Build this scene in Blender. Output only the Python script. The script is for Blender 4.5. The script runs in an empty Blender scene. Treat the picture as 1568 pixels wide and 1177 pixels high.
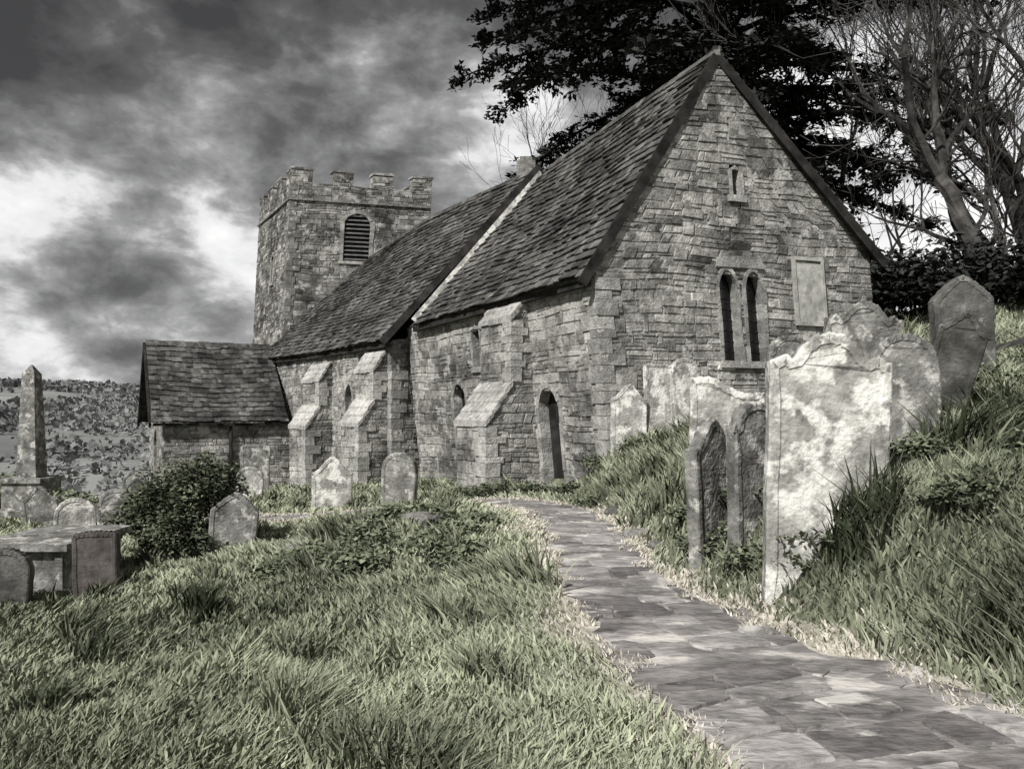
import bpy, bmesh, math, random
import numpy as np
from mathutils import Vector, Matrix
rng=np.random.default_rng(7); random.seed(7)
R=random.uniform
scene=bpy.context.scene
Vv=Vector

# ------------------------------------------------------------------ terrain
PATH=[(3.0,-1.5,1.3),(2.7,.5,1.2),(2.25,2,1.1),(1.88,3.6,.92),(1.6,4.6,.86),(1.3,5.4,.7),(1.1,6.2,.6),(.93,8,.52),(.95,11.4,.55),(.62,13,.55),(-.3,14.1,.5),(-1.7,14.7,.42),(-4,15.3,.35),(-7,17,.35),(-9,20,.35)]
EY=[-50,0,2,3.6,4.6,5.4,6.1,8,11.4,13,14,15,17,20,24,30,36,60]
EX=[5,3.9,3.4,2.85,2.5,2.1,1.75,1.5,1.5,1.3,1.2,1.1,.8,-.7,-3,-8,-12,-18]
def ss(t):
    t=np.clip(t,0,1); return t*t*(3-2*t)
def pathd(x,y):
    x=np.asarray(x,float); y=np.asarray(y,float)
    best=np.full(np.broadcast(x,y).shape,1e9)
    for (ax,ay,aw),(bx,by,bw) in zip(PATH[:-1],PATH[1:]):
        dx,dy=bx-ax,by-ay
        t=np.clip(((x-ax)*dx+(y-ay)*dy)/(dx*dx+dy*dy),0,1)
        d=np.hypot(x-ax-t*dx,y-ay-t*dy)-(aw+t*(bw-aw))
        best=np.minimum(best,d)
    return best
def lump(x,y):
    return (np.sin(x*1.7+y*.9+1)*np.sin(y*1.3-x*.6)+.6*np.sin(x*3.9-y*2.3+2)*np.sin(y*3.1+x*1.1)+.35*np.sin(x*8.1+y*5.3)*np.sin(y*7.2-x*4.7+1))
def gz(x,y):
    x=np.asarray(x,float); y=np.asarray(y,float)
    d=x-np.interp(y,EY,EX)
    f=.8*ss(d/1.1)+.25*np.clip(d-.5,0,8)+.08*np.clip(d-8.5,0,60)+1.3*ss((y-13)/8)*ss((d-4)/7)
    l=np.clip(.2-x,0,None)
    k=np.interp(y,[0,12,17,30],[.13,.13,.1,.1])
    z=-1.65+f-k*np.clip(l,0,40)-.025*np.clip(y-15,0,40)
    z=z+.36*np.exp(-((x+1.7)/1.2)**2-((y-11.2)/2.2)**2)
    r=np.clip(-(x+14)*.7+(y-34)*.5,0,None)
    z=z-14*ss(r/90)
    m=ss(np.clip(pathd(x,y)/.8,0,1))*np.clip(40/(np.abs(y)+1),0,1)
    return np.maximum(z+.07*lump(x,y)*m,-24)
def G(x,y): return float(gz(x,y))

# ------------------------------------------------------------------ materials
def newmat(name):
    m=bpy.data.materials.new(name); m.use_nodes=True
    nt=m.node_tree; b=nt.nodes['Principled BSDF']; b.inputs['Roughness'].default_value=.92
    b.inputs['Specular IOR Level'].default_value=.15
    return m,nt,b
def col(c): return (c[0],c[1],c[2],1)
def folmat(name,c0,c1):
    m=bpy.data.materials.new(name); m.use_nodes=True; nt=m.node_tree; N=nt.nodes; L=nt.links
    N.remove(N['Principled BSDF']); d=N.new('ShaderNodeBsdfDiffuse')
    at=N.new('ShaderNodeAttribute'); at.attribute_name='tone'
    mix=N.new('ShaderNodeMix'); mix.data_type='RGBA'; mix.inputs['A'].default_value=col(c0); mix.inputs['B'].default_value=col(c1)
    L.new(at.outputs['Fac'],mix.inputs['Factor']); L.new(mix.outputs['Result'],d.inputs['Color']); L.new(d.outputs[0],N['Material Output'].inputs['Surface'])
    return m
def tonemat(name,c0,c1,ns=3.,lo=.55,hi=1.35,bump=.4,bs=25.,lichen=None,lth=.58,lsc=4.,rough=.92,spec=.15,attr=True,big=0,stretch=None):
    m,nt,b=newmat(name); N=nt.nodes; L=nt.links
    b.inputs['Roughness'].default_value=rough; b.inputs['Specular IOR Level'].default_value=spec
    geo=N.new('ShaderNodeNewGeometry'); pos=geo.outputs['Position']
    if stretch:
        mp=N.new('ShaderNodeMapping'); mp.inputs['Scale'].default_value=stretch; L.new(pos,mp.inputs[0]); pos=mp.outputs[0]
    mix=N.new('ShaderNodeMix'); mix.data_type='RGBA'; mix.inputs['A'].default_value=col(c0); mix.inputs['B'].default_value=col(c1)
    if attr:
        at=N.new('ShaderNodeAttribute'); at.attribute_name='tone'; L.new(at.outputs['Fac'],mix.inputs['Factor'])
    else:
        n0=N.new('ShaderNodeTexNoise'); n0.inputs['Scale'].default_value=ns*.4; n0.inputs['Detail'].default_value=3
        L.new(pos,n0.inputs['Vector'])
        r0=N.new('ShaderNodeMapRange'); r0.inputs[1].default_value=.35; r0.inputs[2].default_value=.65
        L.new(n0.outputs['Fac'],r0.inputs[0]); L.new(r0.outputs[0],mix.inputs['Factor'])
    n=N.new('ShaderNodeTexNoise'); n.inputs['Scale'].default_value=ns; n.inputs['Detail'].default_value=5; n.inputs['Roughness'].default_value=.65
    L.new(pos,n.inputs['Vector'])
    mr=N.new('ShaderNodeMapRange'); mr.inputs[1].default_value=.3; mr.inputs[2].default_value=.7; mr.inputs[3].default_value=lo; mr.inputs[4].default_value=hi
    L.new(n.outputs['Fac'],mr.inputs[0]); fac=mr.outputs[0]
    if big>0:
        nb=N.new('ShaderNodeTexNoise'); nb.inputs['Scale'].default_value=.8; nb.inputs['Detail'].default_value=4; L.new(pos,nb.inputs['Vector'])
        mb_=N.new('ShaderNodeMapRange'); mb_.inputs[1].default_value=.35; mb_.inputs[2].default_value=.65; mb_.inputs[3].default_value=1-big; mb_.inputs[4].default_value=1+big
        L.new(nb.outputs['Fac'],mb_.inputs[0]); mm=N.new('ShaderNodeMath'); mm.operation='MULTIPLY'; L.new(fac,mm.inputs[0]); L.new(mb_.outputs[0],mm.inputs[1]); fac=mm.outputs[0]
    mul=N.new('ShaderNodeVectorMath'); mul.operation='SCALE'
    L.new(mix.outputs['Result'],mul.inputs[0]); L.new(fac,mul.inputs['Scale'])
    out=mul.outputs[0]
    if lichen:
        n2=N.new('ShaderNodeTexNoise'); n2.inputs['Scale'].default_value=lsc; n2.inputs['Detail'].default_value=6; n2.inputs['Roughness'].default_value=.62
        L.new(pos,n2.inputs['Vector'])
        mr2=N.new('ShaderNodeMapRange'); mr2.inputs[1].default_value=lth; mr2.inputs[2].default_value=lth+.09
        L.new(n2.outputs['Fac'],mr2.inputs[0])
        mx=N.new('ShaderNodeMix'); mx.data_type='RGBA'; mx.inputs['B'].default_value=col(lichen)
        L.new(mr2.outputs[0],mx.inputs['Factor']); L.new(out,mx.inputs['A']); out=mx.outputs['Result']
    L.new(out,b.inputs['Base Color'])
    if bump>0:
        n3=N.new('ShaderNodeTexNoise'); n3.inputs['Scale'].default_value=bs; n3.inputs['Detail'].default_value=3
        L.new(pos,n3.inputs['Vector'])
        bp=N.new('ShaderNodeBump'); bp.inputs['Strength'].default_value=bump; bp.inputs['Distance'].default_value=.03
        L.new(n3.outputs['Fac'],bp.inputs['Height']); L.new(bp.outputs[0],b.inputs['Normal'])
    return m
M_stone=tonemat('rubble_stone',(.095,.091,.086),(.42,.41,.39),ns=7,lo=.42,hi=1.5,bump=.9,bs=20,lichen=(.46,.45,.43),lth=.55,lsc=2.2,big=.5)
M_quoin=tonemat('dressed_stone',(.14,.137,.13),(.5,.49,.47),ns=6,lo=.5,hi=1.3,bump=.8,bs=22,lichen=(.54,.53,.5),lth=.57,lsc=4,big=.25)
M_tile=tonemat('stone_roof_tile',(.032,.031,.03),(.15,.145,.14),ns=5,lo=.4,hi=1.5,bump=.7,bs=24,lichen=(.2,.2,.18),lth=.57,lsc=2.2,big=.5)
M_wood=tonemat('dark_timber',(.015,.014,.013),(.045,.042,.04),ns=5,attr=False,bump=.3)
M_glass=tonemat('dark_leaded_glass',(.006,.006,.007),(.015,.015,.016),attr=False,rough=.25,spec=.5,bump=.1)
M_louv=tonemat('louvre_slate',(.1,.1,.1),(.2,.2,.19),attr=False,bump=.2)
M_render=tonemat('pale_lime_tablet',(.34,.34,.32),(.54,.53,.5),ns=5,attr=False,bump=.3)
M_gpale=tonemat('lichened_pale_stone',(.26,.255,.24),(.52,.51,.48),ns=7,lo=.5,hi=1.3,attr=False,bump=.7,bs=22,lichen=(.76,.75,.71),lth=.49,lsc=3.6)
M_gmid=tonemat('weathered_gravestone',(.12,.118,.11),(.3,.295,.28),ns=8,lo=.5,hi=1.3,attr=False,bump=.7,bs=25,lichen=(.52,.51,.48),lth=.53,lsc=5)
M_gdark=tonemat('dark_gravestone',(.055,.055,.05),(.15,.148,.14),ns=6,attr=False,bump=.6,bs=25,lichen=(.27,.27,.25),lth=.6,lsc=6)
M_gred=tonemat('red_sandstone',(.08,.069,.066),(.125,.112,.107),ns=8,attr=False,bump=.4,bs=35)
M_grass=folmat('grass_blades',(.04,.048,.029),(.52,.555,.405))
M_dry=folmat('dry_grass',(.32,.3,.25),(.74,.7,.62))
M_verge=tonemat('dry_verge_soil',(.3,.28,.24),(.6,.57,.51),ns=6,attr=False,bump=1,bs=18)
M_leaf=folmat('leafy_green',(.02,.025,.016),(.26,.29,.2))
M_need=folmat('conifer_needles',(.01,.011,.01),(.08,.085,.078))
M_bark=tonemat('bark',(.035,.033,.031),(.095,.09,.086),ns=6,attr=False,bump=.4,bs=20)
M_dbark=folmat('dark_bark',(.012,.012,.012),(.03,.03,.028))
M_ground=tonemat('turf',(.06,.066,.042),(.22,.235,.165),ns=6,lo=.5,hi=1.3,attr=False,bump=.7,bs=12)
M_path=tonemat('worn_path',(.16,.15,.148),(.4,.38,.372),ns=5,lo=.45,hi=1.45,attr=False,bump=1,bs=9,lichen=(.62,.59,.56),lth=.54,lsc=2.,stretch=(.75,1.5,1))
M_flag=tonemat('flagstone',(.15,.14,.138),(.38,.362,.355),ns=6,lo=.45,hi=1.45,bump=.9,bs=12,lichen=(.58,.56,.53),lth=.56,lsc=2.6,stretch=(.75,1.5,1))
M_hill=tonemat('hazy_hillside',(.16,.165,.163),(.38,.39,.375),ns=.018,lo=.65,hi=1.3,attr=False,bump=0)
M_wood2=folmat('hazy_woodland',(.11,.115,.115),(.26,.265,.26))

# ------------------------------------------------------------------ mesh helper
class MB:
    def __init__(s): s.v=[];s.f=[];s.t=[]
    def add(s,vs,fs,tone=.5):
        o=len(s.v); s.v+= [tuple(v) for v in vs]
        for f in fs: s.f.append([i+o for i in f]); s.t.append(tone)
    def hexa(s,a,b,tone=.5):
        s.add(list(a)+list(b),[(4,5,6,7),(0,3,2,1),(0,1,5,4),(1,2,6,5),(2,3,7,6),(3,0,4,7)],tone)
    def obj(s,name,mat,parent=None,smooth=False):
        me=bpy.data.meshes.new(name); me.from_pydata(s.v,[],s.f); me.update()
        a=me.attributes.new('tone','FLOAT','FACE'); a.data.foreach_set('value',np.array(s.t,dtype=np.float32))
        if smooth: me.polygons.foreach_set('use_smooth',[True]*len(me.polygons))
        me.materials.append(mat)
        o=bpy.data.objects.new(name,me); scene.collection.objects.link(o)
        if parent: o.parent=parent
        return o
def empty(name):
    e=bpy.data.objects.new(name,None); scene.collection.objects.link(e); return e
def beam(mb,p0,p1,w,h,up=Vv((0,0,1)),tone=.5,side=None):
    p0=Vv(p0);p1=Vv(p1);d=(p1-p0).normalized()
    s=d.cross(up).normalized() if side is None else Vv(side).normalized()
    u=s.cross(d).normalized()
    q=[(-1,-1),(1,-1),(1,1),(-1,1)]
    a=[p0+s*w/2*i+u*h/2*j for i,j in q]; b=[p1+s*w/2*i+u*h/2*j for i,j in q]
    mb.hexa(a,b,tone)
def rawmesh(name,verts,tris,tone,mat,parent=None,n=3):
    me=bpy.data.meshes.new(name)
    me.vertices.add(len(verts)); me.vertices.foreach_set('co',verts.astype(np.float32).ravel())
    me.loops.add(tris.size); me.loops.foreach_set('vertex_index',tris.astype(np.int32).ravel())
    me.polygons.add(len(tris)); me.polygons.foreach_set('loop_start',np.arange(0,tris.size,n,dtype=np.int32))
    me.update(calc_edges=True); me.validate()
    a=me.attributes.new('tone','FLOAT','POINT'); a.data.foreach_set('value',tone.astype(np.float32))
    me.materials.append(mat)
    o=bpy.data.objects.new(name,me); scene.collection.objects.link(o)
    if parent: o.parent=parent
    return o
def leaves(name,C,A,B,tone,mat,parent=None):
    n=len(C); V=np.stack([C-A,C+B,C+A,C-B],1).reshape(-1,3)
    F=np.arange(4*n).reshape(-1,4)
    return rawmesh(name,V,F,np.repeat(tone,4),mat,parent,4)

# ------------------------------------------------------------------ walls
def intervals(poly,v):
    xs=[]
    for (x0,y0),(x1,y1) in zip(poly,poly[1:]+poly[:1]):
        if (y0<=v<y1) or (y1<=v<y0): xs.append(x0+(v-y0)/(y1-y0)*(x1-x0))
    xs.sort(); return list(zip(xs[::2],xs[1::2]))
def ohw(op,v):
    uc,hw,v0,vs,v1=op[:5]
    if v<v0-.01 or v>v1: return 0
    if v<=vs: return hw
    return hw*math.sqrt(max(0,1-((v-vs)/(v1-vs))**1.6))
def wall(name,O,U,lean,poly,ops=(),parent=None,rows=(.08,.25),stones=(.12,.6),tb=.0,wav=1.):
    O=Vv(O);U=Vv((U[0],U[1],0)).normalized();n=Vv((U.y,-U.x,0));V=Vv((lean[0],lean[1],1))
    mb=MB();bk=MB(); ph=R(0,6)
    P=lambda u,v,d: O+U*u+V*v+n*d
    vmin=min(p[1] for p in poly);vmax=max(p[1] for p in poly)
    def W(u,v,d):
        fade=min(1,(v-vmin)/.3,max(0,(vmax-v)/.3))
        for op in ops:
            du=max(0,abs(u-op[0])-op[1]-.1); dv=max(0,op[2]-v-.1,v-op[4]-.1); fade=min(fade,math.hypot(du,dv)/.4)
        return P(u,v+wav*fade*(.03*math.sin(u*1.1+v*.9+ph)+.014*math.sin(u*3.1-v*1.7+ph*2)),d)
    brk=sorted(set([vmax]+[p[1] for p in poly]+[o[2] for o in ops]+[o[4]+.1 for o in ops]))
    v=vmin
    while v<vmax-1e-4:
        h=R(*rows) if random.random()<.7 else R(rows[0],rows[0]*1.5); nb=[b for b in brk if b>v+1e-4][0]
        if v+h>nb-.06: h=nb-v
        if h>rows[1]*1.3: h=h/2
        e=1e-4
        i0=intervals(poly,v+e); i1=intervals(poly,v+h-e)
        if len(i0)==0: i0=i1
        if len(i1)==0: i1=i0
        if len(i0)!=len(i1): i0=i1=intervals(poly,v+h/2)
        segs=[]
        for (a0,b0),(a1,b1) in zip(i0,i1):
            cur=(a0,a1)
            for op in sorted(ops,key=lambda o:o[0]):
                w=ohw(op,v+h/2)
                if w>0:
                    w+=.03; l,r=op[0]-w,op[0]+w
                    if l>cur[0] and r<b0: segs.append((cur[0],cur[1],l,l)); cur=(r,r)
            segs.append((cur[0],cur[1],b0,b1))
        for a0,a1,b0,b1 in segs:
            nn=max(1,int((b0-a0)/.8))
            for q in range(nn):
                f0,f1=q/nn,(q+1)/nn
                bk.add([W(a0+(b0-a0)*f0,v,0),W(a0+(b0-a0)*f1,v,0),W(a1+(b1-a1)*f1,v+h,0),W(a1+(b1-a1)*f0,v+h,0)],[(0,1,2,3)],.3)
            L0=max(b0-a0,b1-a1)
            if L0<.05: continue
            cuts=[0.];
            while True:
                w=R(*stones)*(1.2 if h>.15 else .9)
                if random.random()<.28: w*=.5
                if cuts[-1]+w>L0-.12: break
                cuts.append(cuts[-1]+w)
            cuts.append(L0)
            for ci,(c0,c1) in enumerate(zip(cuts[:-1],cuts[1:])):
                f0,f1=c0/L0,c1/L0; g=R(.002,.009)
                ua=a0+(b0-a0)*f0+g;ub=a0+(b0-a0)*f1-g;uc=a1+(b1-a1)*f1-g;ud=a1+(b1-a1)*f0+g
                if ub-ua<.02 and uc-ud<.02: continue
                j=lambda:R(-.014,.014); ins=.016
                parts=[(v+g,v+h-g,0)]
                rr_=random.random()
                inner=0<ci<len(cuts)-2
                if rr_<.2 and h>.12: mm=v+h*R(.4,.6); parts=[(v+g,mm-.005,0),(mm+.005,v+h-g,0)]
                elif rr_<.45 and inner and v+h*2.2<nb and h<.19: parts=[(v+g,v+h*R(1.4,2.1),.012)]
                for va,vb,ex in parts:
                    d=R(.004,.026)+ex
                    tone=min(1,max(0,random.gauss(.4+tb,.2)))
                    if random.random()<.09: tone=R(.75,1)
                    sk=R(-.03,.03) if inner else 0
                    bb=[W(ua,va,-.02),W(ub,va,-.02),W(uc,vb,-.02),W(ud,vb,-.02)]
                    ff=[W(ua+ins+j(),va+ins*.8+j()*.8,d+j()*.4),W(ub-ins+j(),va+ins*.8+j()*.8,d+j()*.4),W(uc-ins+j()+sk,vb-ins*.8+j()*.8,d+j()*.4),W(ud+ins+j()+sk,vb-ins*.8+j()*.8,d+j()*.4)]
                    mb.hexa(bb,ff,tone)
        v+=h
    o0=len(mb.v); mb.v+=bk.v; mb.f+=[[i+o0 for i in f] for f in bk.f]; mb.t+=[.42+tb*.5]*len(bk.f)
    mb.obj(name,M_stone,parent)
    for k,op in enumerate(ops):
        uc,hw,v0,vs,v1=op[:5]; kind=op[5] if len(op)>5 else 'window'; fw=op[6] if len(op)>6 else .13
        fr=MB()
        pts=[(uc-hw,v0)]
        nv=max(1,int((vs-v0)/.3))
        for i in range(1,nv+1): pts.append((uc-hw,v0+(vs-v0)*i/nv))
        if v1>vs+.02:
            for i in range(1,9):
                a=math.pi*i/9; c=math.cos(a)
                pts.append((uc-hw*c, vs+(v1-vs)*max(0,1-abs(c)**2)**(1/1.6)))
        else: pts.append((uc,v1))
        for i in range(nv,-1,-1): pts.append((uc+hw,v0+(vs-v0)*i/nv))
        cy=vs
        def outp(p,fw2):
            dx=p[0]-uc; dy=max(0,p[1]-cy)
            if p[1]<=cy+1e-6: return (p[0]+math.copysign(fw2,dx),p[1])
            l=math.hypot(dx,dy) or 1
            return (p[0]+dx/l*fw2,p[1]+dy/l*fw2)
        for p,q in zip(pts[:-1],pts[1:]):
            f2=fw*R(.75,1.35); po,qo=outp(p,f2),outp(q,f2); pr=R(.03,.055)
            fr.hexa([P(p[0],p[1],-.3),P(q[0],q[1],-.3),P(qo[0],qo[1],-.3),P(po[0],po[1],-.3)],
                    [P(p[0],p[1],pr),P(q[0],q[1],pr),P(qo[0],qo[1],pr),P(po[0],po[1],pr)],R(.2,.75))
        if kind!='door':
            fr.hexa([P(uc-hw-fw-.04,v0-.14,-.2),P(uc+hw+fw+.04,v0-.14,-.2),P(uc+hw+fw+.04,v0-.003,-.2),P(uc-hw-fw-.04,v0-.003,-.2)],
                [P(uc-hw-fw-.04,v0-.14,.08),P(uc+hw+fw+.04,v0-.14,.08),P(uc+hw+fw+.04,v0-.003,.075),P(uc-hw-fw-.04,v0-.003,.075)],.6)
        fr.obj(name+'_opening_surround',M_quoin,parent)
        gl=MB(); gl.add([P(uc-hw-.05,v0-.1,-.22),P(uc+hw+.05,v0-.1,-.22),P(uc+hw+.05,v1+.05,-.22),P(uc-hw-.05,v1+.05,-.22)],[(0,1,2,3)])
        gl.obj(name+'_window_glass' if kind!='door' else name+'_door',M_glass if kind!='door' else M_wood,parent)
        if kind=='window':
            br=MB()
            vv=v0+.2
            while vv<v1:
                w=ohw((uc,hw,v0,vs,v1),vv)
                if w>.03: br.hexa([P(uc-w,vv-.006,-.215),P(uc+w,vv-.006,-.215),P(uc+w,vv+.006,-.215),P(uc-w,vv+.006,-.215)],[P(uc-w,vv-.006,-.195),P(uc+w,vv-.006,-.195),P(uc+w,vv+.006,-.195),P(uc-w,vv+.006,-.195)])
                vv+=.22
            if br.v: br.obj(name+'_glazing_bar',M_wood,parent)
        if kind=='louvre':
            br=MB(); vv=v0+.08
            while vv<v1-.1:
                w=ohw((uc,hw,v0,vs,v1),vv)
                if w>.1: br.hexa([P(uc-w,vv+.1,-.2),P(uc+w,vv+.1,-.2),P(uc+w,vv+.14,-.2),P(uc-w,vv+.14,-.2)],[P(uc-w,vv-.02,.0),P(uc+w,vv-.02,.0),P(uc+w,vv+.02,.0),P(uc-w,vv+.02,.0)])
                vv+=.2
            br.obj(name+'_louvres',M_louv,parent)
def quoins(name,p,Ua,Ub,lean,z0,z1,parent,t0=.1,t1=.7):
    mb=MB();Ua=Vv((Ua[0],Ua[1],0)).normalized();Ub=Vv((Ub[0],Ub[1],0)).normalized();p=Vv(p);V=Vv((lean[0],lean[1],1))
    z=z0;k=0
    while z<z1-.1:
        h=min(R(.14,.36),z1-z); a,b=(R(.32,.55),R(.2,.32)) if k%2 else (R(.2,.32),R(.32,.55))
        pr=R(.035,.055)
        j=lambda:R(-.014,.014)
        def Q(i,jj,zz): return p+V*zz+Ua*i+Ub*jj
        g=.006
        A=[Q(-pr+j(),-pr+j(),z+g),Q(a,-pr,z+g),Q(a,b,z+g),Q(-pr,b,z+g)]
        B=[Q(-pr+j(),-pr+j(),z+h-g),Q(a+j(),-pr,z+h-g),Q(a,b,z+h-g),Q(-pr,b+j(),z+h-g)]
        mb.hexa(A,B,R(t0,t1)); z+=h;k+=1
    return mb.obj(name,M_quoin,parent)
def lerp_poly(pts,t):
    n=len(pts)-1; x=min(n-1e-6,max(0,t*n)); i=int(x); return Vv(pts[i]).lerp(Vv(pts[i+1]),x-i)
def roof(name,eave,ridge,parent,rowh=.225,tw=(.16,.42)):
    mb=MB()
    H=(lerp_poly(eave,.5)-lerp_poly(ridge,.5)).length; Ln=(Vv(eave[0])-Vv(eave[-1])).length
    nr=int(H/rowh)
    nrm=(Vv(eave[-1])-Vv(eave[0])).cross(Vv(ridge[0])-Vv(eave[0])).normalized()
    if nrm.z<0: nrm=-nrm
    def P(t,s,d):
        return lerp_poly(eave,t).lerp(lerp_poly(ridge,t),s)+nrm*(d-.16*math.sin(math.pi*s)*math.sin(math.pi*min(1,max(0,t)))+.035*math.sin(t*13+s*5)*math.sin(s*7+t*4))
    for i in range(nr):
        for k in range(10):
            s0,s1,t0,t1=i/nr,(i+1)/nr,k/10,(k+1)/10
            mb.add([P(t0,s0,-.03),P(t1,s0,-.03),P(t1,s1,-.03),P(t0,s1,-.03)],[(0,1,2,3)],.1)
    for i in range(nr):
        t=-.004*R(0,1); s0=i/nr; s1=(i+1.25)/nr; s1=min(s1,1.005)
        rt=R(-.12,.12)
        while t<1:
            w=R(*tw)/Ln; t1=min(1.003,t+w)
            lift=R(.025,.07); ds=R(-.011,.011)*3/max(H,3); tn=min(1,max(0,random.gauss(.45+rt,.2)))
            if random.random()<.05: tn=R(.8,1)
            g=.003/Ln
            bb=[P(t+g,s0+ds,-.0+lift-.03),P(t1-g,s0+ds,lift-.03),P(t1-g,s1,-.012),P(t+g,s1,-.012)]
            ff=[P(t+g,s0+ds,lift+R(0,.012)),P(t1-g,s0+ds+R(-.002,.002),lift+R(0,.016)),P(t1-g,s1,.008),P(t+g,s1,.008)]
            mb.hexa(bb,ff,tn); t=t1
    return mb.obj(name,M_tile,parent)
def ridgeline(name,pts,parent,w=.3):
    mb=MB()
    for a,b in zip(pts[:-1],pts[1:]):
        a=Vv(a);b=Vv(b);n=max(1,int((b-a).length/.45))
        for i in range(n):
            p=a.lerp(b,i/n);q=a.lerp(b,(i+.97)/n); s=(q-p).cross(Vv((0,0,1))).normalized()*w/2
            z=Vv((0,0,.07+R(0,.03))); dn=Vv((0,0,-.12))
            mb.add([p+z,q+z,p+s+dn,q+s+dn,p-s+dn,q-s+dn],[(0,1,3,2),(1,0,4,5),(0,2,4),(1,5,3)],R(.2,.7))
    mb.obj(name,M_tile,parent)
def buttress(name,p,d,prof,th,zb,parent,lean=(0,0)):
    d=Vv((d[0],d[1],0)).normalized()
    U=-d; e=Vv((U.y,-U.x,0))
    pm=max(q[0] for q in prof); p3=Vv((p[0],p[1],0))
    O=p3+d*pm+Vv((0,0,zb))
    poly=[(0,0),(pm+.15,0),(pm+.15,prof[0][1]-zb)]+[(pm-q[0],q[1]-zb) for q in prof]
    wall(name+'_face',O,U,lean,poly,(),parent,rows=(.1,.26),stones=(.2,.6),tb=.05)
    mb=MB(); back=[O-e*th+U*a+Vv((0,0,b)) for a,b in poly]; mb.add(back,[tuple(range(len(back)))],.3); mb.obj(name+'_rear',M_stone,parent)
    sl=MB()
    for (a0,z0),(a1,z1) in zip(prof[:-1],prof[1:]):
        if abs(a1-a0)<.02:
            wall(name+'_front',p3+d*a1-e*th+Vv((0,0,z1)),e,lean,[(0,0),(th,0),(th,z0-z1),(0,z0-z1)],(),parent,rows=(.14,.3),stones=(.25,.6),tb=.35)
            pc=p3+d*a1; quoins(name+'_corner_stones',(pc.x,pc.y,0),-d,-e,lean,z1+.02,z0-.05,parent,.55,1)
        else:
            n=max(1,round(math.hypot(a1-a0,z1-z0)/.28)); nc=max(1,round(th/.55))
            for i in range(n):
              for c in range(nc):
                A=p3+d*(a0+(a1-a0)*i/n)+Vv((0,0,z0+(z1-z0)*i/n)); B=p3+d*(a0+(a1-a0)*(i+1)/n+.05)+Vv((0,0,z0+(z1-z0)*(i+1)/n))
                up=Vv((0,0,.05+R(-.01,.02))); lo=.06-(th+.12)*c/nc-.004; hi_=.06-(th+.12)*(c+1)/nc+.004
                q=[A+e*lo,A+e*hi_,B+e*hi_,B+e*lo]
                sl.hexa([x-up*1.4 for x in q],[x+up*.9 for x in q],R(.8,1))
    if sl.v: sl.obj(name+'_weathering',M_quoin,parent)
# ------------------------------------------------------------------ CHURCH
church=empty('stone_church')
e=Vv((.951,.309,0)); LEAN=(-.09*e.x,-.09*e.y)
SE=Vv((1.95,15.0,-1.4))
wall('chancel_east_wall',SE,e,LEAN,[(0,-.6),(6.64,-.6),(6.64,4.93),(3.1,8.62),(0,4.12)],
     [(2.95,.2,2.44,3.95,4.3,'window',.075),(3.57,.2,2.44,3.95,4.3,'window',.075),(3.33,.09,5.85,6.36,6.38,'slit',.08)],church,tb=.04)
def EW(u,v,d=0):
    n=Vv((e.y,-e.x,0)); return SE+e*u+Vv((LEAN[0],LEAN[1],1))*v+n*d
mb=MB()
mb.hexa([EW(2.7,4.32,-.02),EW(3.26,4.32,-.02),EW(3.26,4.6,-.02),EW(2.75,4.56,-.02)],[EW(2.7,4.36,.062),EW(3.26,4.36,.062),EW(3.26,4.6,.055),EW(2.75,4.56,.05)],.6)
mb.hexa([EW(3.27,4.32,-.02),EW(3.86,4.32,-.02),EW(3.8,4.55,-.02),EW(3.27,4.6,-.02)],[EW(3.27,4.36,.062),EW(3.86,4.36,.062),EW(3.8,4.55,.05),EW(3.27,4.6,.055)],.45)
mb.obj('window_lintel',M_quoin,church)
mb=MB(); mb.hexa([EW(4.62,3.3,0),EW(5.27,3.3,0),EW(5.27,4.55,0),EW(4.62,4.6,0)],[EW(4.62,3.3,.05),EW(5.27,3.3,.05),EW(5.27,4.55,.05),EW(4.62,4.6,.05)],.7)
for (a,b,c,d_) in [(4.55,3.22,5.34,3.3),(4.55,4.6,5.34,4.68),(4.55,3.3,4.617,4.6),(5.273,3.3,5.34,4.6)]:
    mb.hexa([EW(a,b,0),EW(c,b,0),EW(c,d_,0),EW(a,d_,0)],[EW(a,b,.085),EW(c,b,.085),EW(c,d_,.085),EW(a,d_,.085)],.3)
mb.obj('wall_memorial_tablet',M_render,church)
topA=Vv((1.62,15,0)); D0=Vv((-2.75,23.3,0)); us=(topA-D0).normalized()
LS=10.5
SEb=Vv((SE.x,SE.y,-1.4))
Osw=SEb-us*LS+Vv((-LEAN[0]*2.2,-LEAN[1]*2.2,-2.2))
def so(s): return LS-s
wall('chancel_south_wall',Osw,us,LEAN,[(0,0),(LS,0),(LS,6.3),(0,6.2)],
     [(so(2.15),.42,2.0,3.7,4.12,'door',.12),(so(5.55),.22,4.75,5.7,5.72,'window',.08),(so(6.9),.38,2.2,4.0,4.35,'door',.14)],church,tb=.14)
quoins('chancel_corner_quoins',(SE.x-LEAN[0]*-1.4,SE.y-LEAN[1]*-1.4,0),e,-us,LEAN,-2.2,2.6,church,.25,.85)
ds=Vv((us.y,-us.x,0))
def SW(s): 
    q=SEb-us*s; return (q.x-.12,q.y)
buttress('chancel_buttress',SW(2.75),ds,[(.15,2.75),(.62,2.1),(.62,.65),(1.25,-.25),(1.25,-2.6)],1.6,-2.6,church)
mb=MB(); A=EW(6.64,-.6);B=EW(6.64,4.93); w=-us*9.5
mb.add([A,A+w,B+w,B],[(0,1,2,3)],.3); mb.obj('chancel_north_wall',M_stone,church)
eE=(1.38,14.72,2.6);rE=(4.18,15.72,7.36);rW=(.97,23.9,7.42);eW=(-3.05,23.25,2.58)
nE=(8.08,16.75,3.36);nW=(5.1,25.2,3.2)
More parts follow.
